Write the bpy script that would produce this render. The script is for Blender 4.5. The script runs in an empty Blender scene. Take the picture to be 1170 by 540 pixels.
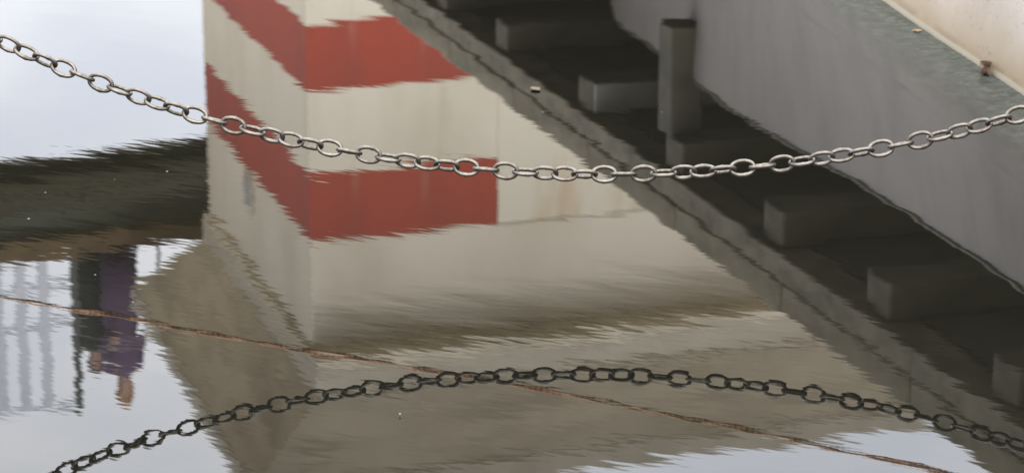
import bpy, bmesh, math, random
from mathutils import Vector, Matrix
random.seed(7)
sc = bpy.context.scene
col = sc.collection
R = math.radians

# ------------------------------------------------------------------ camera
H = 1.85                    # camera height above the water
PITCH = R(17.0)
F = 3000.0                  # focal length in photo pixels (1170 wide)
cam_d = bpy.data.cameras.new('camera'); cam = bpy.data.objects.new('camera', cam_d); col.objects.link(cam)
cam.location = (0, 0, H); cam.rotation_euler = (math.pi/2 - PITCH, 0, 0)
cam_d.sensor_width = 36; cam_d.lens = 36*F/1170
cam_d.clip_start = .1; cam_d.clip_end = 2000
cam_d.dof.use_dof = True; cam_d.dof.focus_distance = 6.1; cam_d.dof.aperture_fstop = 5.6
sc.camera = cam

# ------------------------------------------------------------------ world, sun, exposure
SUN_EL, SUN_AZ = R(48), R(168)          # azimuth clockwise from +Y: behind the camera, a little right
w = bpy.data.worlds.new('World'); sc.world = w; w.use_nodes = True
nt = w.node_tree; nt.nodes.clear()
def N(tree, typ, **kw):
    n = tree.nodes.new(typ)
    for k, v in kw.items(): setattr(n, k, v)
    return n
out = N(nt, 'ShaderNodeOutputWorld'); bg = N(nt, 'ShaderNodeBackground'); bg.inputs['Strength'].default_value = .1
sky = N(nt, 'ShaderNodeTexSky', sky_type='NISHITA', sun_disc=False, sun_elevation=SUN_EL, sun_rotation=SUN_AZ, dust_density=3.0, air_density=1.0)
tc = N(nt, 'ShaderNodeTexCoord'); sep = N(nt, 'ShaderNodeSeparateXYZ'); nt.links.new(tc.outputs['Generated'], sep.inputs[0])
# overcast cover: brighter towards the zenith (1 + 2 sin el), even all the way round
zc = N(nt, 'ShaderNodeMath', operation='MAXIMUM'); zc.inputs[1].default_value = 0; nt.links.new(sep.outputs['Z'], zc.inputs[0])
zm = N(nt, 'ShaderNodeMath', operation='MULTIPLY_ADD'); zm.inputs[1].default_value = 5.5; zm.inputs[2].default_value = 1.0
nt.links.new(zc.outputs[0], zm.inputs[0])
nz = N(nt, 'ShaderNodeTexNoise'); nz.inputs['Scale'].default_value = 9.0; nz.inputs['Detail'].default_value = 4
mp = N(nt, 'ShaderNodeMapping'); mp.inputs['Scale'].default_value = (1, 1, 3.0)
nt.links.new(tc.outputs['Generated'], mp.inputs[0]); nt.links.new(mp.outputs[0], nz.inputs['Vector'])
cr = N(nt, 'ShaderNodeValToRGB'); cr.color_ramp.elements[0].position = .35; cr.color_ramp.elements[1].position = .68
cr.color_ramp.elements[0].color = (.80, .835, .92, 1); cr.color_ramp.elements[1].color = (1.0, 1.01, 1.04, 1)
nt.links.new(nz.outputs['Fac'], cr.inputs[0])
vm = N(nt, 'ShaderNodeVectorMath', operation='SCALE'); nt.links.new(cr.outputs[0], vm.inputs[0]); nt.links.new(zm.outputs[0], vm.inputs['Scale'])
vs = N(nt, 'ShaderNodeVectorMath', operation='SCALE'); vs.inputs['Scale'].default_value = 4.75; nt.links.new(vm.outputs[0], vs.inputs[0])
mx = N(nt, 'ShaderNodeMix', data_type='RGBA'); mx.inputs['Factor'].default_value = .88
nt.links.new(sky.outputs[0], mx.inputs['A']); nt.links.new(vs.outputs[0], mx.inputs['B'])
nt.links.new(mx.outputs['Result'], bg.inputs['Color']); nt.links.new(bg.outputs[0], out.inputs[0])

sd = bpy.data.lights.new('sun', 'SUN'); sun = bpy.data.objects.new('sun', sd); col.objects.link(sun)
sd.energy = 0.8; sd.angle = R(18); sd.color = (1, .96, .9)
sdir = Vector((math.sin(SUN_AZ)*math.cos(SUN_EL), math.cos(SUN_AZ)*math.cos(SUN_EL), math.sin(SUN_EL)))
sun.rotation_euler = sdir.to_track_quat('Z', 'Y').to_euler()
sc.view_settings.view_transform = 'Standard'; sc.view_settings.look = 'None'; sc.view_settings.gamma = 1
sc.view_settings.use_curve_mapping = False
sc.view_settings.exposure = 2.1
sc.cycles.max_bounces = 10; sc.cycles.transparent_max_bounces = 16; sc.cycles.glossy_bounces = 4

# ------------------------------------------------------------------ measuring helpers (surveying from the photograph)
cp, sp_ = math.cos(PITCH), math.sin(PITCH)
def ray(u, v):
    a, b = u - 585, v - 270
    return Vector((a, F*cp - b*sp_, -F*sp_ - b*cp))
def mir(u, v, Y):            # point seen mirrored in the water at (u, v), standing at depth Y
    d = ray(u, v); t = Y/d.y
    return Vector((t*d.x, Y, -(H + t*d.z)))
def mirz(u, v, z):           # the same, at height z
    d = ray(u, v); t = -(z + H)/d.z
    return Vector((t*d.x, t*d.y, z))
def direct(u, v, Y):
    d = ray(u, v); t = Y/d.y
    return Vector((t*d.x, Y, H + t*d.z))
def onwater(u, v):
    d = ray(u, v); t = -H/d.z
    return Vector((t*d.x, t*d.y, 0))

# ------------------------------------------------------------------ materials
def mat(name, base, rough=.7, metal=0.0, noise=None, bump=None, spec=.4):
    """base: colour; noise: list of (scale3, colour, lo, hi, detail) layered over it; bump: (scale3, dist)"""
    m = bpy.data.materials.new(name); m.use_nodes = True
    t = m.node_tree; b = t.nodes['Principled BSDF']
    b.inputs['Roughness'].default_value = rough; b.inputs['Metallic'].default_value = metal
    b.inputs['Specular IOR Level'].default_value = spec
    b.inputs['Base Color'].default_value = (*base, 1)
    tcn = N(t, 'ShaderNodeTexCoord')
    def nzn(scale, detail=4, rgh=.6):
        mpn = N(t, 'ShaderNodeMapping'); mpn.inputs['Scale'].default_value = scale
        t.links.new(tcn.outputs['Object'], mpn.inputs[0])
        n = N(t, 'ShaderNodeTexNoise'); n.inputs['Scale'].default_value = 1; n.inputs['Detail'].default_value = detail
        n.inputs['Roughness'].default_value = rgh
        t.links.new(mpn.outputs[0], n.inputs['Vector']); return n.outputs['Fac']
    last = None
    for (s3, c, lo, hi, det) in (noise or []):
        r = N(t, 'ShaderNodeMapRange'); r.inputs['From Min'].default_value = lo; r.inputs['From Max'].default_value = hi
        t.links.new(nzn(s3, det), r.inputs['Value'])
        mm = N(t, 'ShaderNodeMix', data_type='RGBA'); t.links.new(r.outputs[0], mm.inputs['Factor'])
        if last is None: mm.inputs['A'].default_value = (*base, 1)
        else: t.links.new(last, mm.inputs['A'])
        mm.inputs['B'].default_value = (*c, 1); last = mm.outputs['Result']
    if last is not None: t.links.new(last, b.inputs['Base Color'])
    if bump:
        bn = N(t, 'ShaderNodeBump'); bn.inputs['Distance'].default_value = bump[1]; bn.inputs['Strength'].default_value = 1
        t.links.new(nzn(bump[0], 5), bn.inputs['Height']); t.links.new(bn.outputs[0], b.inputs['Normal'])
    m['last'] = 0
    return m

M = {}
M['white'] = mat('white_render', (.64, .585, .475), .8, noise=[((1.2, 1.2, .5), (.53, .48, .375), .45, .75, 5), ((6, 6, .7), (.44, .38, .27), .58, .80, 6)])
M['red'] = mat('red_paint', (.32, .047, .023), .7, noise=[((1.5, 1.5, .6), (.235, .042, .026), .45, .75, 5), ((5, 5, .8), (.36, .13, .09), .60, .80, 6)])
M['plain'] = mat('plain_render', (.64, .58, .475), .8, noise=[((.9, .9, .5), (.52, .46, .36), .45, .75, 5)])
M['stained'] = mat('stained_render', (.64, .59, .48), .8, noise=[((2.6, 2.6, .7), (.52, .40, .26), .52, .72, 5)])
M['cornice'] = mat('cornice_concrete', (.70, .63, .50), .85, noise=[((.7, .7, 7), (.44, .39, .30), .42, .66, 5), ((3, 3, 1), (.60, .53, .42), .5, .75, 5)])  # horizontal colour bands stand in for ripple streaks of mirrored sky and dark
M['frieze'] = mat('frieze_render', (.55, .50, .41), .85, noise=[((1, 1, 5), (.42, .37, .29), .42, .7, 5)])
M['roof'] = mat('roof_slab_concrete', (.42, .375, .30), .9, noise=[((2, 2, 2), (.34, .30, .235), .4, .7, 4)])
M['concrete'] = mat('jetty_concrete', (.21, .182, .125), .9, noise=[((3, 3, 6), (.135, .115, .078), .45, .7, 6), ((9, 9, 14), (.23, .21, .165), .58, .75, 6)], bump=((9, 9, 16), .004))
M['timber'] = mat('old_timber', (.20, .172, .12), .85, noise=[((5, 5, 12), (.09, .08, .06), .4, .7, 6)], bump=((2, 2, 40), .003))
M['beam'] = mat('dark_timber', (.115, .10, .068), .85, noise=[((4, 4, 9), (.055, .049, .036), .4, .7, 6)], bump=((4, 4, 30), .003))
M['post_dark'] = mat('deep_brown_timber', (.085, .074, .052), .8, noise=[((4, 4, 9), (.05, .044, .032), .4, .7, 6)])  # darker timber for the hanging post and the soffit
M['lit_side'] = mat('lit_beam_side', (.30, .29, .25), .8, noise=[((3, 3, 8), (.22, .21, .18), .45, .7, 5)])  # light on the second beam's side, put into the colour
M['girder'] = mat('green_steel', (.055, .060, .042), .6, noise=[((1.5, 1.5, 3), (.075, .068, .045), .5, .75, 5)])
M['deckedge'] = mat('brown_boards', (.13, .086, .04), .8, noise=[((3, 3, 9), (.065, .05, .03), .45, .7, 5)])
M['slat'] = mat('pale_slat', (.66, .69, .75), .6, noise=[((2, 2, 5), (.56, .59, .65), .45, .7, 4)])
M['greypost'] = mat('grey_post', (.22, .225, .23), .6)
M['darkpost'] = mat('dark_post', (.08, .085, .08), .6)
M['ground'] = mat('quay_paving', (.34, .29, .21), .9, noise=[((.6, .6, .6), (.27, .23, .165), .4, .7, 6)])  # tan chosen to bounce warm light up into the tower's soffits
M['mud'] = mat('mud', (.05, .045, .03), .9, noise=[((2, 2, 2), (.03, .028, .02), .4, .7, 5)])
M['steel'] = mat('galvanised_steel', (.085, .076, .064), .42, .85, noise=[((40, 40, 40), (.042, .033, .024), .44, .64, 5), ((110, 110, 110), (.13, .12, .108), .60, .75, 3)], bump=((160, 160, 160), .0006))
M['rope'] = mat('rope_fibre', (.42, .23, .13), .9, noise=[((120, 120, 120), (.34, .18, .10), .4, .65, 4)])
M['rope_pale'] = mat('rope_pale_strand', (.50, .30, .18), .9, noise=[((120, 120, 120), (.42, .24, .14), .4, .65, 4)])
M['pile'] = mat('pile_timber', (.10, .085, .062), .9, noise=[((12, 12, 2), (.05, .045, .035), .4, .7, 6)], bump=((30, 30, 3), .01))
M['iron'] = mat('rusty_iron', (.12, .07, .045), .7, .3, noise=[((20, 20, 20), (.20, .10, .05), .45, .7, 5)])
M['leaf_orange'] = mat('orange_leaf', (.16, .10, .045), .8, noise=[((90, 90, 90), (.11, .06, .025), .4, .7, 3)])
M['leaf_brown'] = mat('brown_leaf', (.035, .018, .009), .8, noise=[((70, 70, 70), (.075, .036, .015), .45, .7, 4)])
M['petal'] = mat('pale_petal', (.10, .095, .08), .8, spec=.1); M['leaf_pale'] = mat('pale_leaf', (.060, .045, .028), .9, spec=.1)
M['glass'] = mat('dusty_pane', (.36, .355, .335), .5)
M['skin'] = mat('skin', (.52, .34, .26), .6)
M['purple'] = mat('purple_cloth', (.105, .07, .135), .9, noise=[((9, 9, 9), (.10, .062, .08), .4, .7, 4)])
M['plum'] = mat('plum_cloth', (.13, .075, .12), .9)
M['black_cloth'] = mat('black_cloth', (.035, .04, .038), .9)
M['denim'] = mat('dark_trousers', (.06, .06, .075), .9)
M['hair_ginger'] = mat('ginger_hair', (.33, .18, .075), .8)
M['hair_dark'] = mat('dark_hair', (.05, .04, .03), .8)
M['boat_deck'] = mat('boat_deck_paint', (.35, .34, .31), .8)
M['rail_paint'] = mat('rail_paint', (.20, .19, .17), .7, noise=[((4, 4, 4), (.13, .12, .10), .45, .7, 5)])
M['sign_red'] = mat('sign_red', (.50, .05, .05), .6)
M['sign_yellow'] = mat('sign_yellow', (.65, .45, .10), .6)

# boat hull: white paint, rust-yellow scum along the waterline, black specks, weed below the water
def hull_mat():
    m = bpy.data.materials.new('hull_paint'); m.use_nodes = True
    t = m.node_tree; b = t.nodes['Principled BSDF']; b.inputs['Roughness'].default_value = .62
    tcn = N(t, 'ShaderNodeTexCoord')
    def nzn(scale, detail=5, rgh=.6):
        mpn = N(t, 'ShaderNodeMapping'); mpn.inputs['Scale'].default_value = scale
        t.links.new(tcn.outputs['Object'], mpn.inputs[0])
        n = N(t, 'ShaderNodeTexNoise'); n.inputs['Scale'].default_value = 1; n.inputs['Detail'].default_value = detail; n.inputs['Roughness'].default_value = rgh
        t.links.new(mpn.outputs[0], n.inputs['Vector']); return n.outputs['Fac']
    def rng(val, lo, hi, a=0., bb=1.):
        r = N(t, 'ShaderNodeMapRange'); r.inputs['From Min'].default_value = lo; r.inputs['From Max'].default_value = hi
        r.inputs['To Min'].default_value = a; r.inputs['To Max'].default_value = bb
        t.links.new(val, r.inputs['Value']); return r.outputs[0]
    def mul(a, c):
        n = N(t, 'ShaderNodeMath', operation='MULTIPLY'); t.links.new(a, n.inputs[0]); t.links.new(c, n.inputs[1]); return n.outputs[0]
    def mixc(fac, A, B):
        n = N(t, 'ShaderNodeMix', data_type='RGBA'); t.links.new(fac, n.inputs['Factor'])
        if isinstance(A, tuple): n.inputs['A'].default_value = (*A, 1)
        else: t.links.new(A, n.inputs['A'])
        n.inputs['B'].default_value = (*B, 1); return n.outputs['Result']
    sp = N(t, 'ShaderNodeSeparateXYZ'); t.links.new(tcn.outputs['Object'], sp.inputs[0])
    add = N(t, 'ShaderNodeMath', operation='MULTIPLY_ADD'); t.links.new(nzn((4, 4, 6), 6), add.inputs[0]); add.inputs[1].default_value = -.16; t.links.new(sp.outputs['Z'], add.inputs[2])
    zw = add.outputs[0]                                              # height with a wandering edge
    c = mixc(rng(nzn((2.6, 2.6, 2.0), 7, .72), .45, .75), (.190, .168, .147), (.135, .118, .101))      # streaked dirty white
    c = mixc(rng(zw, .20, -.05), c, (.094, .068, .036))                 # yellow scum near the water
    c = mixc(rng(zw, -.045, -.075), c, (.13, .10, .058))
    speck = rng(nzn((48, 48, 62), 4, .55), .62, .69)
    near = mul(rng(sp.outputs['Z'], .42, .20), rng(nzn((6, 6, 9), 4), .42, .6))
    c = mixc(mul(speck, near), c, (.035, .032, .025))
    c = mixc(rng(nzn((3.5, 3.5, 2.5), 7, .7), .63, .74), c, (.17, .10, .055))   # rust blooms
    line = mul(rng(sp.outputs['Z'], -.006, .0), rng(sp.outputs['Z'], .022, .013))
    c = mixc(line, c, (.185, .16, .115))                               # pale line at the water's edge
    alg = mixc(rng(nzn((9, 9, 9), 6), .4, .7), (.42, .54, .48), (.22, .29, .25))
    fin = N(t, 'ShaderNodeMix', data_type='RGBA'); t.links.new(rng(sp.outputs['Z'], .0, -.012), fin.inputs['Factor'])
    t.links.new(c, fin.inputs['A']); t.links.new(alg, fin.inputs['B'])
    t.links.new(fin.outputs['Result'], b.inputs['Base Color'])
    bn = N(t, 'ShaderNodeBump'); bn.inputs['Distance'].default_value = .0012; t.links.new(nzn((6, 6, 6), 6), bn.inputs['Height']); t.links.new(bn.outputs[0], b.inputs['Normal'])
    return m
M['hull'] = hull_mat()

def water_mat(name, scum=False):
    m = bpy.data.materials.new(name); m.use_nodes = True
    t = m.node_tree; t.nodes.clear()
    o = N(t, 'ShaderNodeOutputMaterial'); tcn = N(t, 'ShaderNodeTexCoord')
    def layer(size, rot, detail, rgh, amp, dist=0.0):     # size: crest length and wavelength in metres, crests along angle rot
        mpn = N(t, 'ShaderNodeMapping', vector_type='TEXTURE'); mpn.inputs['Scale'].default_value = (*size, 1); mpn.inputs['Rotation'].default_value = (0, 0, R(rot))
        t.links.new(tcn.outputs['Object'], mpn.inputs[0])
        n = N(t, 'ShaderNodeTexNoise', noise_dimensions='2D'); n.inputs['Scale'].default_value = 1; n.inputs['Detail'].default_value = detail
        n.inputs['Roughness'].default_value = rgh; n.inputs['Distortion'].default_value = dist
        t.links.new(mpn.outputs[0], n.inputs['Vector'])
        k = N(t, 'ShaderNodeMath', operation='MULTIPLY'); k.inputs[1].default_value = amp
        t.links.new(n.outputs['Fac'], k.inputs[0]); return k.outputs[0]
    def addn(a, b):
        k = N(t, 'ShaderNodeMath', operation='ADD'); t.links.new(a, k.inputs[0]); t.links.new(b, k.inputs[1]); return k.outputs[0]
    def muln(a, b):
        k = N(t, 'ShaderNodeMath', operation='MULTIPLY'); t.links.new(a, k.inputs[0]); t.links.new(b, k.inputs[1]); return k.outputs[0]
    # where a breath of wind touches the surface: more of it towards the near quay and the open left side
    sp = N(t, 'ShaderNodeSeparateXYZ'); t.links.new(tcn.outputs['Object'], sp.inputs[0])
    g = layer((1.6, .9), 15, 2, .5, 1.0)
    yb = N(t, 'ShaderNodeMath', operation='MULTIPLY_ADD'); yb.inputs[1].default_value = -.14; yb.inputs[2].default_value = .90; t.links.new(sp.outputs['Y'], yb.inputs[0])
    xb = N(t, 'ShaderNodeMath', operation='MULTIPLY_ADD'); xb.inputs[1].default_value = -.13; t.links.new(sp.outputs['X'], xb.inputs[0]); t.links.new(yb.outputs[0], xb.inputs[2])
    gr = N(t, 'ShaderNodeMapRange'); gr.inputs['From Min'].default_value = .30; gr.inputs['From Max'].default_value = .75
    gr.inputs['To Min'].default_value = .38; gr.inputs['To Max'].default_value = 2.3; t.links.new(addn(g, xb.outputs[0]), gr.inputs['Value'])
    fine = layer((.34, .060), -38, 2, .5, RIP_F*1.15, .0)
    flat = layer((.45, .040), -6, 1.5, .5, RIP_F*.5, .0)
    mid = layer((.8, .19), -28, 1, .5, RIP_M)
    tiny = layer((.11, .016), -25, 1, .5, RIP_F*.28)
    hgt = addn(muln(addn(addn(fine, flat), tiny), gr.outputs[0]), mid)
    bn = N(t, 'ShaderNodeBump'); bn.inputs['Strength'].default_value = 1; bn.inputs['Distance'].default_value = 1.0
    t.links.new(hgt, bn.inputs['Height'])
    fr = N(t, 'ShaderNodeFresnel'); fr.inputs['IOR'].default_value = 1.333; t.links.new(bn.outputs[0], fr.inputs['Normal'])
    df = N(t, 'ShaderNodeBsdfDiffuse'); df.inputs['Color'].default_value = (.0026, .0025, .0017, 1)
    gl = N(t, 'ShaderNodeBsdfGlossy'); gl.inputs['Roughness'].default_value = .0; t.links.new(bn.outputs[0], gl.inputs['Normal'])
    fac = fr.outputs[0]
    if scum:                                              # a film of weed and dirt held against the hull
        at = N(t, 'ShaderNodeAttribute', attribute_name='spread')
        n1 = layer((.22, .06), 98, 5, .65, .75)
        sm_ = N(t, 'ShaderNodeMath', operation='ADD'); t.links.new(at.outputs['Fac'], sm_.inputs[0]); t.links.new(n1, sm_.inputs[1])
        mr = N(t, 'ShaderNodeMapRange', interpolation_type='SMOOTHSTEP'); mr.inputs['From Min'].default_value = 1.22; mr.inputs['From Max'].default_value = .55; t.links.new(sm_.outputs[0], mr.inputs['Value'])
        n2 = layer((.05, .03), 20, 5, .7, 1.0)
        cr_ = N(t, 'ShaderNodeValToRGB'); cr_.color_ramp.elements[0].position = .38; cr_.color_ramp.elements[1].position = .62
        cr_.color_ramp.elements[0].color = (.021, .0225, .018, 1); cr_.color_ramp.elements[1].color = (.036, .039, .033, 1); t.links.new(n2, cr_.inputs[0])
        mc = N(t, 'ShaderNodeMix', data_type='RGBA'); t.links.new(mr.outputs[0], mc.inputs['Factor']); mc.inputs['A'].default_value = (.0026, .0025, .0017, 1); t.links.new(cr_.outputs[0], mc.inputs['B'])
        t.links.new(mc.outputs['Result'], df.inputs['Color'])
        dm = N(t, 'ShaderNodeMath', operation='MULTIPLY_ADD'); t.links.new(mr.outputs[0], dm.inputs[0]); dm.inputs[1].default_value = -.62; dm.inputs[2].default_value = 1.0
        fac = muln(fac, dm.outputs[0])
    mixs = N(t, 'ShaderNodeMixShader'); t.links.new(fac, mixs.inputs[0]); t.links.new(df.outputs[0], mixs.inputs[1]); t.links.new(gl.outputs[0], mixs.inputs[2])
    t.links.new(mixs.outputs[0], o.inputs['Surface'])
    return m
RIP_F, RIP_M = .000039, .00021
M['water'] = water_mat('water')
M['scum'] = water_mat('weed_film', True)

# ------------------------------------------------------------------ object helpers
def link(o, parent=None):
    col.objects.link(o)
    if parent is not None: o.parent = parent
    return o
def mesh_obj(name, verts, faces, m, parent=None, smooth=False, bevel=0, org=None):
    me = bpy.data.meshes.new(name)
    org = Vector(org) if org is not None else Vector((0, 0, 0))
    me.from_pydata([tuple(Vector(v) - org) for v in verts], [], faces); me.update()
    me.materials.append(M[m] if isinstance(m, str) else m)
    if smooth:
        for p in me.polygons: p.use_smooth = True
    o = link(bpy.data.objects.new(name, me), parent); o.location = org
    if bevel:
        b = o.modifiers.new('bevel', 'BEVEL'); b.width = bevel; b.segments = 2; b.limit_method = 'ANGLE'
    return o
def empty(name, loc):
    o = bpy.data.objects.new(name, None); o.location = loc; o.empty_display_size = .1; return link(o)
def tag(o, label, cat, group=None):
    o['label'] = label; o['category'] = cat
    if group: o['group'] = group
    return o
BF = [(0, 3, 2, 1), (4, 5, 6, 7), (0, 1, 5, 4), (1, 2, 6, 5), (2, 3, 7, 6), (3, 0, 4, 7)]
def block(name, o, ex, ey, ez, m, parent=None, bevel=0, jit=0, seg=1):
    """box with corner o and edge vectors ex, ey, ez, in the parent's space"""
    o, ex, ey, ez = Vector(o), Vector(ex), Vector(ey), Vector(ez)
    c = [o, o+ex, o+ex+ey, o+ey]
    v = c + [p+ez for p in c]
    if jit: v = [p + Vector((random.uniform(-jit, jit), random.uniform(-jit, jit), random.uniform(-jit, jit))) for p in v]
    return mesh_obj(name, v, BF, m, parent, bevel=bevel, org=sum(v, Vector())/8)
def abox(name, x0, x1, y0, y1, z0, z1, m, parent=None, bevel=0):
    return block(name, (x0, y0, z0), (x1-x0, 0, 0), (0, y1-y0, 0), (0, 0, z1-z0), m, parent, bevel)
def tube_geo(pts, rad, n=8, closed=False):
    """verts/faces of a round tube along pts; rad number or list"""
    pts = [Vector(p) for p in pts]; k = len(pts); vs, fs = [], []
    up = None
    for i, p in enumerate(pts):
        if closed: t = (pts[(i+1) % k] - pts[i-1]).normalized()
        else: t = (pts[min(i+1, k-1)] - pts[max(i-1, 0)]).normalized()
        if up is None:
            a = Vector((0, 0, 1)) if abs(t.z) < .9 else Vector((1, 0, 0)); up = (a - t*a.dot(t)).normalized()
        else: up = (up - t*up.dot(t)).normalized()
        s = t.cross(up); r = rad[i] if isinstance(rad, (list, tuple)) else rad
        for j in range(n):
            an = 2*math.pi*j/n; vs.append(p + (up*math.cos(an) + s*math.sin(an))*r)
    for i in range(k if closed else k-1):
        for j in range(n):
            a, b = i*n + j, i*n + (j+1) % n; c, d = ((i+1) % k)*n + (j+1) % n, ((i+1) % k)*n + j
            fs.append((a, b, c, d))
    if not closed:
        fs.append(tuple(range(n-1, -1, -1))); fs.append(tuple((k-1)*n + j for j in range(n)))
    return vs, fs
def tube(name, pts, rad, m, parent=None, n=8, closed=False):
    v, f = tube_geo(pts, rad, n, closed)
    return mesh_obj(name, v, f, m, parent, smooth=True, org=sum((Vector(p) for p in pts), Vector())/len(pts))

# ------------------------------------------------------------------ the setting: water, canal bed, far quay
QY = 20.6                                                        # far quay face
wx0, wx1, wy0, wy1 = -14, 12, -2.0, QY
vs = [(wx0, wy0, -1.7), (wx1, wy0, -1.7), (wx1, wy1, -1.7), (wx0, wy1, -1.7), (wx0, wy0, 0), (wx1, wy0, 0), (wx1, wy1, 0), (wx0, wy1, 0)]
o = mesh_obj('water', vs, BF, 'water'); o['kind'] = 'structure'
o = abox('canal_bed', -60, 60, -30, 80, -2.6, -1.704, 'mud'); o['kind'] = 'structure'
o = abox('quay', -60, 60, QY + .004, 80, -1.70, .8, 'ground', bevel=.03); o['kind'] = 'structure'
o = abox('quay_near', -60, 60, -12, wy0 - .004, -1.70, .35, 'ground', bevel=.03); o['kind'] = 'structure'
o = abox('quay_side', wx1 + .004, 60, wy0, QY, -1.70, 2.05, 'ground', bevel=.03); o['kind'] = 'structure'
o = abox('bank', -60, wx0 - .004, wy0, QY, -1.70, .7, 'ground', bevel=.03); o['kind'] = 'structure'

# ------------------------------------------------------------------ the striped tower
TY = 22.5
PSI = R(18.0)
A = Vector((-math.sin(PSI), math.cos(PSI), 0)); B = Vector((math.cos(PSI), math.sin(PSI), 0)); ZV = Vector((0, 0, 1))
C0 = mir(355, 270, TY); C0.z = 0
LA = 4.62                                                        # depth of the tower
LB = 1.76                                                        # width of the banded face
LT = 8.5                                                         # width of the whole block
def zc_at(v): return mir(355, v, TY).z
tower = empty('striped_tower', C0 + A*LA/2 + B*LT/2 + ZV*.8)
tag(tower, 'cream harbour tower with red and white bands mirrored upside down in the water', 'tower')
T0 = tower.location.copy()
def tb(name, a0, a1, b0, b1, z0, z1, m, bevel=.012):
    return block(name, C0 + A*a0 + B*b0 + ZV*z0 - T0, B*(b1-b0), A*(a1-a0), ZV*(z1-z0), m, tower, bevel)
bands = [108+80, 198, 275]
zr = [zc_at(x) for x in (28, 104, 199, 276)]
zs = [.8, zr[0] - 2*(zr[2]-zr[0]), zr[0] - 2*(zr[2]-zr[0]) + (zr[1]-zr[0]), zr[0] - (zr[2]-zr[0]), zr[0] - (zr[2]-zr[0]) + (zr[1]-zr[0])] + zr
zs = [z for z in zs if z >= .8]; zs.sort()
for i in range(len(zs)-1):
    red = (len(zs)-2-i) % 2 == 0
    tb('red_band' if red else 'white_band', 0, LA, 0, LB, zs[i], zs[i+1], 'red' if red else 'white', bevel=.004)
ztop = zr[3]
tb('side_wall', .008, LA, LB + .002, LT, .8, ztop - .002, 'stained')
zled = zc_at(398)
tb('upper_wall', .0, LA, 0, LT, ztop + .001, zled, 'plain')
tb('ledge', -.34, LA + .06, -.06, LT + .13, zled + .001, zled + .09, 'cornice')
zfl = zled + .34
tb('frieze', -.335, LA + .065, -.065, LT + .13, zled + .092, zfl, 'frieze')
OV = .74; zsl = mir(290, 548, TY - .9).z + .12
lo = [C0 + A*a + B*b + ZV*(zfl + .001) - T0 for a, b in ((-.36, -.075), (-.36, LT+.15), (LA+.075, LT+.15), (LA+.075, -.075))]
hi = [C0 + A*a + B*b + ZV*(zsl - .05) - T0 for a, b in ((-OV, -OV), (-OV, LT+OV), (LA+OV, LT+OV), (LA+OV, -OV))]
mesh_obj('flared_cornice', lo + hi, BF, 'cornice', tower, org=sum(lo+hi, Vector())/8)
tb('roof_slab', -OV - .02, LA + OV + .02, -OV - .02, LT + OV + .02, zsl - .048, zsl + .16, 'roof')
# slit window in the receding face
sl = C0 + A*2.35 - T0 + ZV*0
zw0 = mir(288, 202, TY + 2.3).z; zw1 = mir(288, 242, TY + 2.3).z
fr_ = block('window', sl - B*.03 + ZV*zw0, A*.34, B*.06, ZV*(zw1-zw0), 'plain', tower, .006)
pn = block('pane', (0, 0, 0), A*.26, B*.02, ZV*(zw1-zw0-.08), 'glass', fr_)
pn.location = -B*.032

# ------------------------------------------------------------------ the footbridge on the left
BD = Vector((math.cos(R(26)), math.sin(R(26)), 0)); BN = Vector((-BD.y, BD.x, 0))     # along, and away from us
BP = mir(0, 304, 27.0); zdeck = BP.z; BP.z = 0
def along(u, v=297):             # distance along the bridge front where pixel column u falls
    d = ray(u, v); k = d.x/d.y
    return (k*BP.y - BP.x)/(BD.x - k*BD.y)
zbot = mir(60, 180, BP.y + BD.y*along(60) + 2.3).z
bridge = empty('footbridge', BP + ZV*.8 + BN*1.2)
tag(bridge, 'dark green footbridge with brown deck edge, mirrored left of the banded tower', 'bridge')
G0 = bridge.location.copy()
def bb(name, s0, s1, n0, n1, z0, z1, m, parent=bridge, bevel=.01):
    return block(name, BP + BD*s0 + BN*n0 + ZV*z0 - G0, BD*(s1-s0), BN*(n1-n0), ZV*(z1-z0), m, parent, bevel)
s_l, s_r = -16, 12
bb('girder', s_l, s_r, .06, .30, zbot, zdeck - .36, 'girder')
bb('girder', s_l, s_r, 2.1, 2.34, zbot, zdeck - .36, 'girder')
bb('flange', s_l, s_r, -.02, .38, zbot - .05, zbot - .001, 'girder')
bb('deck_edge', s_l, s_r, -.05, .05, zdeck - .24, zdeck, 'deckedge')
bb('deck', s_l, s_r, .052, 2.4, zdeck - .358, zdeck - .04, 'girder')
for k in range(14):
    s = s_l + 1 + 2.05*k
    bb('stiffener', s, s + .03, .0, .058, zbot + .002, zdeck - .362, 'girder', bevel=0)
for s in (-13, -7.5, 5.5, 11):
    bb('column', s, s + .5, .9, 1.4, .8, zbot - .051 + .0, 'girder')
    bb('crosshead', s - .05, s + .55, .302, 2.098, zbot - .05, zbot + .25, 'girder')
tube('pipe', [BP + BD*s + BN*.2 + ZV*(zbot - .16) - G0 for s in (s_l, s_r)], .022, 'darkpost', bridge)
for k in range(9):
    s = s_l + 1 + 3.2*k
    bb('pipe_hanger', s, s + .03, .19, .21, zbot - .16, zbot - .051, 'darkpost', bevel=0)
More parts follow.
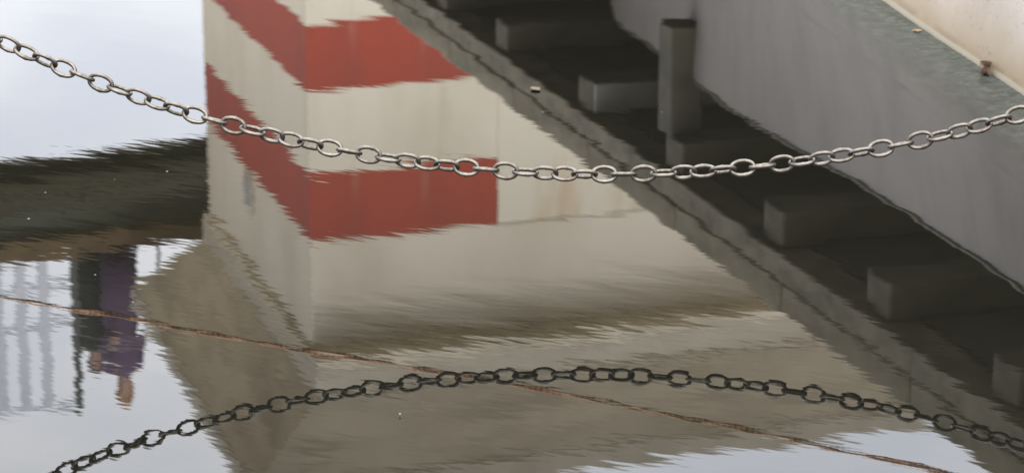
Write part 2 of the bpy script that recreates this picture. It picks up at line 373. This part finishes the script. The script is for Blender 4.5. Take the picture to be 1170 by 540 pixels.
# slatted screen, its posts and rails
ztr = mir(60, 470, BP.y + BD.y*along(60)).z
s_end = along(86)
screen = tag(empty('slatted_screen', BP + BD*(s_end - 1.6) + ZV*zdeck), 'pale grey slatted screen along the footbridge, left of the two people', 'screen')
S0 = screen.location.copy()
def sb(name, s0, s1, n0, n1, z0, z1, m, bevel=.004):
    return block(name, BP + BD*s0 + BN*n0 + ZV*z0 - S0, BD*(s1-s0), BN*(n1-n0), ZV*(z1-z0), m, screen, bevel)
pitch = (along(86) - along(5))/3.05
n_sl = 14; sl0 = None
for k in range(n_sl):
    s = s_end - .16 - pitch*(k + 1)*.985
    if sl0 is None:
        sl0 = sb('slat', s, s + pitch*.45, .06, .085, zdeck + .002, ztr - .06, 'slat')
    else:
        c = sl0.copy(); link(c, screen); c.location = sl0.location - BD*(pitch*.985*k)
sL = s_end - .16 - pitch*(n_sl + .3)
for z0, z1 in ((zdeck + .30, zdeck + .36), (zdeck + .72, zdeck + .78), (ztr - .058, ztr)):
    sb('rail', sL, s_end, .087, .13, z0, z1, 'slat')
for s in (s_end - .055, s_end - pitch*4.9, s_end - pitch*9.8): sb('post', s, s + .07, .0, .058, zdeck + .001, ztr + .02, 'darkpost')
rail = tag(empty('handrail', BP + BD*(s_end + 2) + ZV*zdeck), 'thin steel handrail of the footbridge between the people and the tower', 'handrail')
R0 = rail.location.copy()
tube('top_rail', [BP + BD*s + BN*.06 + ZV*(zdeck + 1.12) - R0 for s in (s_end + .12, s_end + 6)], .018, 'greypost', rail)
for k in range(4):
    s = s_end + .95 + 1.9*k
    block('post', BP + BD*s + BN*.045 + ZV*(zdeck + .001) - R0, BD*.03, BN*.03, ZV*1.1, 'greypost', rail)

# people on the footbridge
def person(label, at, face, h, coat_m, low_m, hair_m, long_coat=True, lean=0.0, arm=.0):
    root = tag(empty('person', at), label, 'person', 'people on the footbridge')
    root.rotation_euler = (0, 0, face)
    k = h/1.72
    J = [((0, 0, .93), .115), ((0, 0, 1.10), .115), ((0, .01, 1.30), .125), ((0, .0, 1.42), .085), ((0, -.01, 1.48), .052), ((0, -.02, 1.56), .075), ((0, -.03, 1.66), .078)]
    E = [(i, i+1) for i in range(6)]
    def chain_(start, pts):
        prev = start
        for p, r in pts:
            J.append((p, r)); E.append((prev, len(J)-1)); prev = len(J)-1
        return prev
    for s in (-1, 1):
        chain_(0, [((.10*s, 0, .88), .10), ((.105*s, -.01, .48), .062), ((.105*s, .02, .09), .042), ((.115*s, -.06, .045), .04), ((.12*s, -.14, .035), .03)])
        hnd = chain_(3, [((.17*s, .0, 1.39), .062), ((.225*s, .03, 1.12), .045), ((.20*s, -.16 - arm, .98 + arm*.4), .034), ((.185*s, -.22 - arm, .975 + arm*.5), .030), ((.18*s, -.27 - arm, .965 + arm*.5), .03)])
        for q in range(4):
            J.append(((.18*s + (q-1.5)*.02, -.31 - arm, .955 + arm*.5), .0095)); E.append((hnd, len(J)-1)); J.append(((.18*s + (q-1.5)*.021, -.345 + .004*abs(q-1.2) - arm, .935 + arm*.5), .008)); E.append((len(J)-2, len(J)-1))
        J.append(((.18*s - .045*s, -.275 - arm, .96 + arm*.5), .010)); E.append((hnd, len(J)-1))
    me = bpy.data.meshes.new('body')
    me.from_pydata([(p[0]*k, (p[1] - lean*max(0, p[2] - .9))*k, p[2]*k) for p, r in J], E, []); me.update()
    root.scale = (.82, .9, 1)
    bo = link(bpy.data.objects.new('body', me), root); me.materials.append(M['skin'])
    sk = bo.modifiers.new('skin', 'SKIN')
    if not me.skin_vertices: me.attributes.new('skin', 'FLOAT', 'POINT')
    for i, (p, r) in enumerate(J):
        sv = me.skin_vertices[0].data[i]; sv.radius = (r*k, r*k*(.86 if 0 <= i <= 3 else 1)); sv.use_root = (i == 0)
    ss = bo.modifiers.new('subsurf', 'SUBSURF'); ss.levels = 1; ss.render_levels = 1
    def loft(name, rings, m, n=18, cap=True):
        v, f = [], []
        for (cx, cy, z, rx, ry) in rings:
            for j in range(n):
                a = 2*math.pi*j/n; wv = 1 + .03*math.sin(5*a + z*9)
                v.append(((cx + rx*wv*math.cos(a))*k, (cy - lean*max(0, z - .9) + ry*wv*math.sin(a))*k, z*k))
        for i in range(len(rings)-1):
            for j in range(n): f.append((i*n+j, i*n+(j+1) % n, (i+1)*n+(j+1) % n, (i+1)*n+j))
        if cap: f.append(tuple(range(n-1, -1, -1))); f.append(tuple((len(rings)-1)*n + j for j in range(n)))
        return mesh_obj(name, v, f, m, root, smooth=True)
    zl = .20 if long_coat else .82
    loft('coat', [(0, .0, zl, .235, .19), (0, 0, .80, .225, .18), (0, 0, 1.0, .19, .15), (0, .01, 1.2, .205, .16), (0, .01, 1.34, .20, .145), (0, .0, 1.43, .13, .105), (0, -.005, 1.475, .075, .07)], coat_m)
    for s in (-1, 1):
        rr = [((.165*s, 0, 1.40), .082), ((.20*s, .015, 1.27), .072), ((.228*s, .03, 1.12), .064), ((.215*s, -.06 - arm*.5, 1.05 + arm*.2), .056), ((.202*s, -.15 - arm, .985 + arm*.4), .050)]
        tube('sleeve', [Vector((p[0]*k, (p[1] - lean*max(0, p[2]-.9))*k, p[2]*k)) for p, r in rr], [r*k for p, r in rr], coat_m, root, 10)
        tube('trouser_leg', [Vector((.10*s*k, 0, .90*k)), Vector((.105*s*k, -.01*k, .5*k)), Vector((.105*s*k, .02*k, .09*k))], [.115*k, .078*k, .062*k], low_m, root, 10)
        tube('shoe', [Vector((.105*s*k, .05*k, .045*k)), Vector((.112*s*k, -.05*k, .047*k)), Vector((.122*s*k, -.17*k, .035*k))], [.045*k, .047*k, .034*k], 'black_cloth', root, 8)
    hv = loft('hair', [(0, .03, 1.50, .07, .055), (0, .035, 1.56, .095, .075), (0, .02, 1.64, .103, .095), (0, .0, 1.70, .09, .092), (0, -.005, 1.745, .055, .06), (0, -.005, 1.76, .015, .02)], hair_m, 12)
    for s in (-1, 1): tube('eye', [Vector((.03*s*k, (-.103 - lean*.74)*k, 1.63*k)), Vector((.03*s*k, (-.112 - lean*.74)*k, 1.63*k))], .009*k, 'black_cloth', root, 6)
    tube('nose', [Vector((0, (-.095 - lean*.74)*k, 1.635*k)), Vector((0, (-.125 - lean*.73)*k, 1.60*k))], [.008*k, .014*k], 'skin', root, 6)
    tube('mouth', [Vector((-.022*k, (-.098 - lean*.7)*k, 1.57*k)), Vector((.022*k, (-.098 - lean*.7)*k, 1.57*k))], .006*k, 'sign_red', root, 6)
    return root
def deckpt(u, n): return BP + BD*along(u) + BN*n + ZV*(zdeck - .04)
person('person in a long purple coat with ginger hair standing on the footbridge', deckpt(147, .40), R(26), 1.92, 'purple', 'plum', 'hair_ginger', True, .10, .05)
person('person in black clothes standing close beside the one in purple', deckpt(129, .85), R(20), 1.74, 'black_cloth', 'denim', 'hair_dark', True, 0, 0)

# ------------------------------------------------------------------ the jetty on the right
ZJ = 2.10                                                         # top of its edge
J0 = mirz(424, 2, ZJ); J1 = mirz(1130, 540, ZJ)
JE = (J0 - J1); JE.z = 0; JE.normalize(); JN = Vector((JE.y, -JE.x, 0))    # along (away), and into the jetty
def jpos(s, n, z): return Vector((J1.x, J1.y, 0)) + JE*s + JN*n + ZV*z
jetty = empty('jetty', jpos(2, 3, -1.7)); tag(jetty, 'weathered concrete jetty on timber beams, mirrored as a dark diagonal beside the boat', 'jetty')
JL = jetty.location.copy()
def jb(name, s0, s1, n0, n1, z0, z1, m, bevel=.012, jit=0, parent=jetty, off=None):
    return block(name, jpos(s0, n0, z0) - (off if off is not None else JL), JE*(s1-s0), JN*(n1-n0), ZV*(z1-z0), m, parent, bevel, jit)
SLAB, LEDG = .150, .125
def s_of(u, v, z):
    p = mirz(u, v, z); return (p - Vector((J1.x, J1.y, 0))).dot(JE)
s_j = s_of(886, 342, ZJ - .07)
step = 1.36
NJ = 6.5
for k in range(-6, 8):
    jb('edge_slab', s_j + k*step + .008, s_j + (k+1)*step - .008, 0, NJ, ZJ - SLAB, ZJ, 'concrete', .014, .004)
s0_, s1_ = s_j - 6*step, s_j + 8*step
k = 0; s = s0_
while s < s1_:
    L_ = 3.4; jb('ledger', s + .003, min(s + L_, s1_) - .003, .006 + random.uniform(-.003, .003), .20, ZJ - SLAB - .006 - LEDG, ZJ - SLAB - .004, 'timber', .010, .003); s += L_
zbm = 1.64
beams = [(576, 30), (669, 96), (775, 165), (884, 243), (1008, 325), (1160, 425)]
sb_ = [s_of(u, v, zbm) for u, v in beams]
dl = (sb_[0] - sb_[-1])/5
allb = [sb_[-1] - 2*dl, sb_[-1] - dl] + sb_[::-1] + [sb_[0] + dl, sb_[0] + 2*dl]
WB = .23
for i, s in enumerate(allb):
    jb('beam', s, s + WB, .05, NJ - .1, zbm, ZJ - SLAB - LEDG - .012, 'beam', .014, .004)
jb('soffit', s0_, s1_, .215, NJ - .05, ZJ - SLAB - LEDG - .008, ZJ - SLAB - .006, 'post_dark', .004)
# lit side of the second beam put on as a paler sheet, hanging post under the third
jb('lit_beam_side', sb_[1] - .03, sb_[1] - .003, .06, 1.1, zbm + .01, ZJ - SLAB - LEDG - .02, 'lit_side', .004)
zpo = mirz(775, 27, 0)
py = jpos(sb_[2], .06, 0)
zp0 = mir(775, 38, py.y).z
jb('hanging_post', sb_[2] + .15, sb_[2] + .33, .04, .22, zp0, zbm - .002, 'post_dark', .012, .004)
for i, s in enumerate(allb[::2]):
    for n_ in (4.6, 6.0):
        p = jpos(s + WB/2, n_, 0)
        tube('pile', [p + ZV*z - JL for z in (-1.7, -.5, .6, zbm - .002)], [.15, .145, .14, .135], 'pile', jetty, 12)
jb('light_block_wall', s0_, s1_, NJ + .002, NJ + .3, -1.7, ZJ - .01, 'concrete', .01)  # unseen wall added to keep light out from under the jetty

# ------------------------------------------------------------------ the boat
wl_px = [(1003, 0), (1050, 31), (1081, 52), (1114, 73), (1155, 97)]
gun_px = [(700, 25, 15.3), (755, 60, 13.95), (795, 95, 13.15), (850, 135, 12.0), (941, 187, 10.45), (989, 212, 9.8), (1044, 247, 9.1), (1088, 276, 8.5), (1170, 327, 7.5)]
G = sorted([tuple(mir(*g)) for g in gun_px], key=lambda p: p[1])
W_ = sorted([tuple(onwater(*p)) for p in wl_px], key=lambda p: p[1])
def interp(tab, y):
    if y <= tab[0][0]: i = 0
    elif y >= tab[-1][0]: i = len(tab)-2
    else: i = max(j for j in range(len(tab)-1) if tab[j][0] <= y)
    (y0, a0), (y1, a1) = tab[i], tab[i+1]
    return a0 + (a1-a0)*(y-y0)/(y1-y0)
BOW = Vector((.78, 17.6))
CL0 = Vector((3.10, 7.0)); CD = (BOW - CL0).normalized()           # centre line
def smooth_tab(t):
    return t
gx = [(2.2, 2.65), (4.5, 1.98)] + [(p[1], p[0]) for p in G] + [(16.6, .62), (17.45, .74)]
gz = [(2.2, .62), (4.5, .56), (6.2, .57)] + [(p[1], p[2]) for p in G] + [(16.6, 1.55), (17.45, 1.57)]
wx = [(2.2, 2.78), (4.5, 2.05), (6.2, 1.68)] + [(p[1], p[0]) for p in W_] + [(10.4, 1.11), (12.0, 1.02), (13.5, .98), (15.0, .96), (16.5, .97), (17.2, .99)]
def sm(tab, y):                     # a little smoothing of the lofted lines
    return sum(interp(tab, y + d)*wt for d, wt in ((-.7, .1), (-.35, .2), (0, .4), (.35, .2), (.7, .1)))
boat = empty('moored_boat', (2.4, 9, 0)); tag(boat, 'dirty white boat hull with yellow waterline stains at the upper right', 'boat')
BL = boat.location.copy()
ys = [2.2 + i*(17.4-2.2)/76 for i in range(77)]
secs = []
for y in ys:
    g = Vector((sm(gx, y), y, sm(gz, y))); wl = Vector((sm(wx, y), y, 0))
    tt = min(1, max(0, (y - 14)/3.4))
    cl = CL0 + CD*((y - CL0.y)/CD.y)
    rows = [g]
    for f_ in (.8, .6, .42, .26, .14, .06):
        bul = -.01*math.sin(math.pi*f_)*(1 - tt)
        p = wl.lerp(g, f_); p.x -= bul; rows.append(p)
    rows.append(wl)
    keel = Vector((cl.x, y, -.95 + .5*tt))
    for q, zz in ((.03, -.08), (.08, -.2), (.2, -.42), (.5, -.72)):
        rows.append(Vector((wl.x + (keel.x - wl.x)*q, y, zz*(1 - .35*tt))))
    rows.append(keel)
    # starboard: mirrored across the centre line
    nrm = Vector((CD.y, -CD.x))
    def mirror(p):
        d = (Vector((p.x, p.y)) - CL0).dot(nrm); q = Vector((p.x, p.y)) - nrm*2*d
        return Vector((q.x, q.y, p.z))
    secs.append(rows + [mirror(p) for p in rows[-2::-1]])
verts, faces = [], []; m_ = len(secs[0])
for r_ in secs: verts += [p - BL for p in r_]
for i in range(len(secs)-1):
    for j in range(m_-1):
        a = i*m_ + j; faces.append((a, a+1, a+m_+1, a+m_))
faces.append(tuple(range(m_-1, -1, -1)))                           # transom
last = (len(secs)-1)*m_
faces.append(tuple(last + j for j in range(m_)))
hull = mesh_obj('hull', verts, faces, 'hull', boat, smooth=True)
# film of weed and dirt on the water along the hull
sv, sf, sa = [], [], []
yy = [5.6 + i*.06 for i in range(110)]
for y in yy:
    for j in range(9):
        q = j/8; sv.append((sm(wx, y) + .012 - .36*q, y - .05*q, .0007 if j < 8 else -.0008)); sa.append(q)
for i in range(len(yy)-1):
    for j in range(8): k_ = i*9 + j; sf.append((k_, k_+9, k_+10, k_+1))
film = mesh_obj('weed_film', sv, sf, 'scum'); film['kind'] = 'stuff'
film['label'] = 'grey green weed film on the water along the boat hull'; film['category'] = 'weed'
at_ = film.data.attributes.new('spread', 'FLOAT', 'POINT')
for i, q in enumerate(sa): at_.data[i].value = q
# deck inside the bulwark, rail on the gunwale
dv, df_ = [], []
for r_ in secs:
    a, b = r_[0], r_[-1]; inset = (b - a).normalized()*.05
    dv += [a + inset - ZV*.05 - BL, b - inset - ZV*.05 - BL]
for i in range(len(secs)-1): df_.append((2*i, 2*i+1, 2*i+3, 2*i+2))
mesh_obj('deck', dv, df_, 'boat_deck', boat)
for side in (0, -1):
    tube('gunwale_rail', [r_[side] - BL + ZV*.002 for r_ in secs], .008, 'beam', boat, 8)
def cabin():
    c0 = CL0 - CD*3.2; n2 = Vector((CD.y, -CD.x)); f = lambda s, n, z: Vector((c0.x + CD.x*s + n2.x*n, c0.y + CD.y*s + n2.y*n, z)) - BL
    cb = mesh_obj('cabin', [f(-1.6, -.7, .5), f(.8, -.7, .6), f(.8, .7, .6), f(-1.6, .7, .5), f(-1.6, -.62, 1.15), f(.6, -.62, 1.15), f(.6, .62, 1.15), f(-1.6, .62, 1.15)], BF, 'rail_paint', boat, bevel=.03)
cabin()
# ------------------------------------------------------------------ mooring piles that carry the chain and the rope
def mooring_pile(at, top, r, label, ring_at, ring_ax):
    root = tag(empty('mooring_pile', (at[0], at[1], -1.7)), label, 'pile', None)
    b0 = Vector((at[0], at[1], -1.7))
    tube('shaft', [Vector((0, 0, z)) for z in (0, .8, 1.7, 2.4, top + 1.68, top + 1.7)], [r*1.05, r*1.03, r, r*.98, r*.97, r*.9], 'pile', root, 16)
    tube('iron_band', [Vector((0, 0, 1.7 + ring_at - .03)), Vector((0, 0, 1.7 + ring_at + .03))], r*1.04, 'iron', root, 16)
    return root

# ------------------------------------------------------------------ the chain
CY = 5.75
ch_px = [(0, 46), (60, 72), (120, 97), (160, 112), (205, 126), (265, 143), (313, 155), (360, 165), (425, 177), (467, 184), (535, 191), (580, 195), (620, 198.5), (690, 200), (735, 199), (800, 195.5), (850, 191), (895, 187), (962, 178), (1008, 169.5), (1055, 159.5), (1120, 143), (1170, 130)]
cpts = [direct(u, v, CY - .036*(u - 585)/F*6.02) for u, v in ch_px]
# least squares quartic z(x) keeps the sag smooth and runs on to the piles
import numpy as np
cx = np.array([p.x for p in cpts]); cz = np.array([p.z for p in cpts])
co = np.polyfit(cx, cz, 4)
def chz(x): return float(np.polyval(co, min(max(x, -1.13), 1.12))) + (0 if -1.13 <= x <= 1.12 else (float(np.polyval(np.polyder(co), -1.13))*(x+1.13) if x < 0 else float(np.polyval(np.polyder(co), 1.12))*(x-1.12)))
PXM = CY/F/cp*1.0
def chy(x): return CY - .036*x
PITCHL = 22.4*.00200                # link pitch
WIRE = .0045                        # wire radius
xl, xr = -1.50, 1.36
# walk the curve
def walk(x0, sgn, limit):
    pts = [x0]; x = x0
    while (x < limit) if sgn > 0 else (x > limit):
        dx = PITCHL
        for _ in range(6):
            ds = math.hypot(dx, chz(x + sgn*dx) - chz(x)); dx *= PITCHL/ds
        x += sgn*dx; pts.append(x)
    return pts
u0 = direct(701.5, 200, CY).x
right = walk(u0, 1, xr); left = walk(u0, -1, xl)
joints = left[:0:-1] + right
k0 = len(left) - 1                   # joint index of u0; link k0 starts there
def link_mesh(seedv):
    rnd = random.Random(seedv)
    n, hl, hw = 36, PITCHL/2 + WIRE*.95, .0168          # centre line half length / half width
    pts, rads = [], []
    ph = rnd.choice([1, -1])*math.pi/2 + rnd.uniform(-.25, .25)
    for i in range(n):
        a = 2*math.pi*i/n
        c, s_ = math.cos(a), math.sin(a); e = 2/2.15
        pts.append(Vector((math.copysign(abs(c)**e, c)*hl, math.copysign(abs(s_)**e, s_)*hw, 0)))
        d = (a - ph + math.pi) % (2*math.pi) - math.pi
        rads.append(WIRE*(1 + .22*math.exp(-(d/.16)**2) + rnd.uniform(-.025, .025)))
    v, f = tube_geo(pts, rads, 10, True)
    me = bpy.data.meshes.new('link'); me.from_pydata([tuple(p) for p in v], [], f); me.update()
    me.materials.append(M['steel'])
    for p in me.polygons: p.use_smooth = True
    return me
lm = [link_mesh(i) for i in range(7)]
croot = empty('hanging_chain', (u0, CY, chz(u0)))
tag(croot, 'grey steel link chain sagging across the view just above the water', 'chain')
rnd = random.Random(5)
for i in range(len(joints)-1):
    a, b = Vector((joints[i], chy(joints[i]), chz(joints[i]))), Vector((joints[i+1], chy(joints[i+1]), chz(joints[i+1])))
    ex = (b - a).normalized(); kk = i - k0
    roll = R(90 + (90 + 12.9)*kk + rnd.uniform(-7, 7)) 
    # face-on means the link plane is square to the view
    view = Vector((0, cp, -sp_)); ez = (view - ex*view.dot(ex)).normalized(); ey = ez.cross(ex)
    y2 = ey*math.cos(roll) + ez*math.sin(roll); z2 = ex.cross(y2)
    o = bpy.data.objects.new('link', lm[rnd.randrange(7)]); link(o, croot)
    mt = Matrix((ex, y2, z2)).transposed().to_4x4(); mt.translation = (a + b)/2 - croot.location
    o.matrix_local = mt
xe, xs = joints[-1], joints[0]
mooring_pile((xs - .12, chy(xs)), 1.15, .105, 'tarred timber mooring pile at the left end of the chain', chz(xs) , None)
mooring_pile((xe + .105, chy(xe)), 1.05, .09, 'tarred timber mooring pile at the right end of the chain', chz(xe), None)

# ------------------------------------------------------------------ the rope
rp = [(-300, 287), (-150, 312), (0, 339), (60, 349), (120, 359), (190, 372), (270, 388), (380, 405), (500, 424), (600, 441), (700, 461), (830, 487), (920, 505), (1000, 520), (1090, 541), (1170, 562), (1350, 640), (1550, 760), (1750, 900), (1950, 1040)]
def ropeY(u): return 7.15 - .00045*u
rpts = [mir(u, v, ropeY(u)) for u, v in rp]
# run until it meets the jetty edge
dense = []
for i in range(len(rpts)-1):
    p0 = rpts[max(i-1, 0)]; p1 = rpts[i]; p2 = rpts[i+1]; p3 = rpts[min(i+2, len(rpts)-1)]
    nseg = max(2, int((p2-p1).length/.008))
    for j in range(nseg):
        t_ = j/nseg
        q = .5*((2*p1) + (p2-p0)*t_ + (2*p0-5*p1+4*p2-p3)*t_*t_ + (3*p1-p0-3*p2+p3)*t_**3)
        if (q - Vector((J1.x, J1.y, 0))).dot(JN) > -.02: break
        dense.append(q)
rope = empty('mooring_rope', dense[len(dense)//2]); tag(rope, 'thin orange brown twisted rope mirrored in the water, crossing behind the chain', 'rope')
RL = rope.location.copy()
rr_, lay = .0029, .05
ln = [0]
for i in range(1, len(dense)): ln.append(ln[-1] + (dense[i]-dense[i-1]).length)
for st in range(3):
    pts = []
    for i, q in enumerate(dense):
        t_ = (dense[min(i+1, len(dense)-1)] - dense[max(i-1, 0)]).normalized(); s_ = t_.cross(ZV).normalized(); up = s_.cross(t_)
        an = 2*math.pi*(ln[i]/lay + st/3); loose = 1 + .15*math.sin(ln[i]*7 + st)*math.sin(ln[i]*2.3)
        pts.append(q + (s_*math.cos(an) + up*math.sin(an))*rr_*loose - RL)
    tube('strand', pts, .0033, 'rope_pale' if st == 0 else 'rope', rope, 6)
e = dense[-1]
ring = tag(empty('mooring_ring', e), 'rusty iron mooring ring on the jetty edge holding the rope', 'ring')
tube('ring', [Vector((math.cos(2*math.pi*i/20)*.05, 0, math.sin(2*math.pi*i/20)*.05 - .045)) for i in range(20)], .008, 'iron', ring, 8, True)
tube('staple', [Vector((0, 0, 0)), JN*.03], .012, 'iron', ring, 8)
pz = (e - Vector((J1.x, J1.y, 0))).dot(JE)
jb('hanging_post', pz - .09, pz + .09, .012, .19, e.z - .25, ZJ - SLAB - LEDG - .02, 'beam', .012, .004)
mooring_pile((dense[0].x - .115, dense[0].y), 1.35, .11, 'tarred timber mooring pile at the left end of the rope', dense[0].z, None)

# ------------------------------------------------------------------ leaves and bits afloat
def leaf(name, at, L_, W2, rot, m, label, cat='leaf', group=None, curl=.25, tilt=0):
    v, f = [], []
    nu, nv = 7, 4
    for i in range(nu+1):
        t_ = i/nu; wd = W2*math.sin(math.pi*min(1, max(.04, t_)))**.75
        for j in range(nv+1):
            s_ = j/nv*2 - 1
            v.append((L_*(t_-.5), wd*s_, .004 + curl*L_*(abs(s_)**2*.25 + (t_-.5)**2) + random.uniform(-.03, .03)*L_))
    for i in range(nu):
        for j in range(nv): a = i*(nv+1)+j; f.append((a, a+1, a+nv+2, a+nv+1))
    o = mesh_obj(name, v, f, m, smooth=True); o.location = at; o.rotation_euler = (tilt, 0, rot)
    sd_ = o.modifiers.new('solid', 'SOLIDIFY'); sd_.thickness = .0012
    return tag(o, label, cat, group)
leaf('floating_leaf', onwater(1048, 37), .034, .012, R(10), 'leaf_orange', 'small orange leaf afloat against the boat waterline')
p = onwater(1124, 84)
leaf('floating_leaf', p + Vector((-.01, -.006, .004)), .075, .03, R(60), 'leaf_brown', 'crumpled brown leaf stuck to the boat at the waterline', curl=.9, tilt=R(50))
leaf('floating_leaf', onwater(612, 103), .030, .022, R(20), 'leaf_pale', 'tiny pale leaf afloat beside the jetty reflection', curl=.08)
for (u, v, s_, lab) in ((191, 198, .007, 'pale fleck afloat on the bridge reflection, nearest the banded tower'), (52, 222, .005, 'pale fleck afloat in the middle of the dark bridge reflection'),
        (33, 252, .007, 'pale fleck afloat lowest and leftmost on the dark bridge reflection'), (109, 316, .005, 'tiny pale fleck afloat over the mirrored people'),
        (131, 207, .004, 'faint tiny fleck afloat midway along the bridge reflection'), (620, 130, .005, 'tiny fleck afloat on the jetty edge reflection, below the pale leaf'),
        (457, 475, .006, 'pale fleck afloat below the mirrored chain on the tan cornice reflection'), (756, 130, .004, 'tiny fleck afloat beside the mirrored hanging post'),
        (152, 347, .005, 'tiny pale fleck afloat on the tip of the mirrored cornice')):
    leaf('floating_petal', onwater(u, v), s_, s_*.4, random.uniform(0, 3), 'petal', lab, 'petal', 'pale flecks afloat', curl=.3)
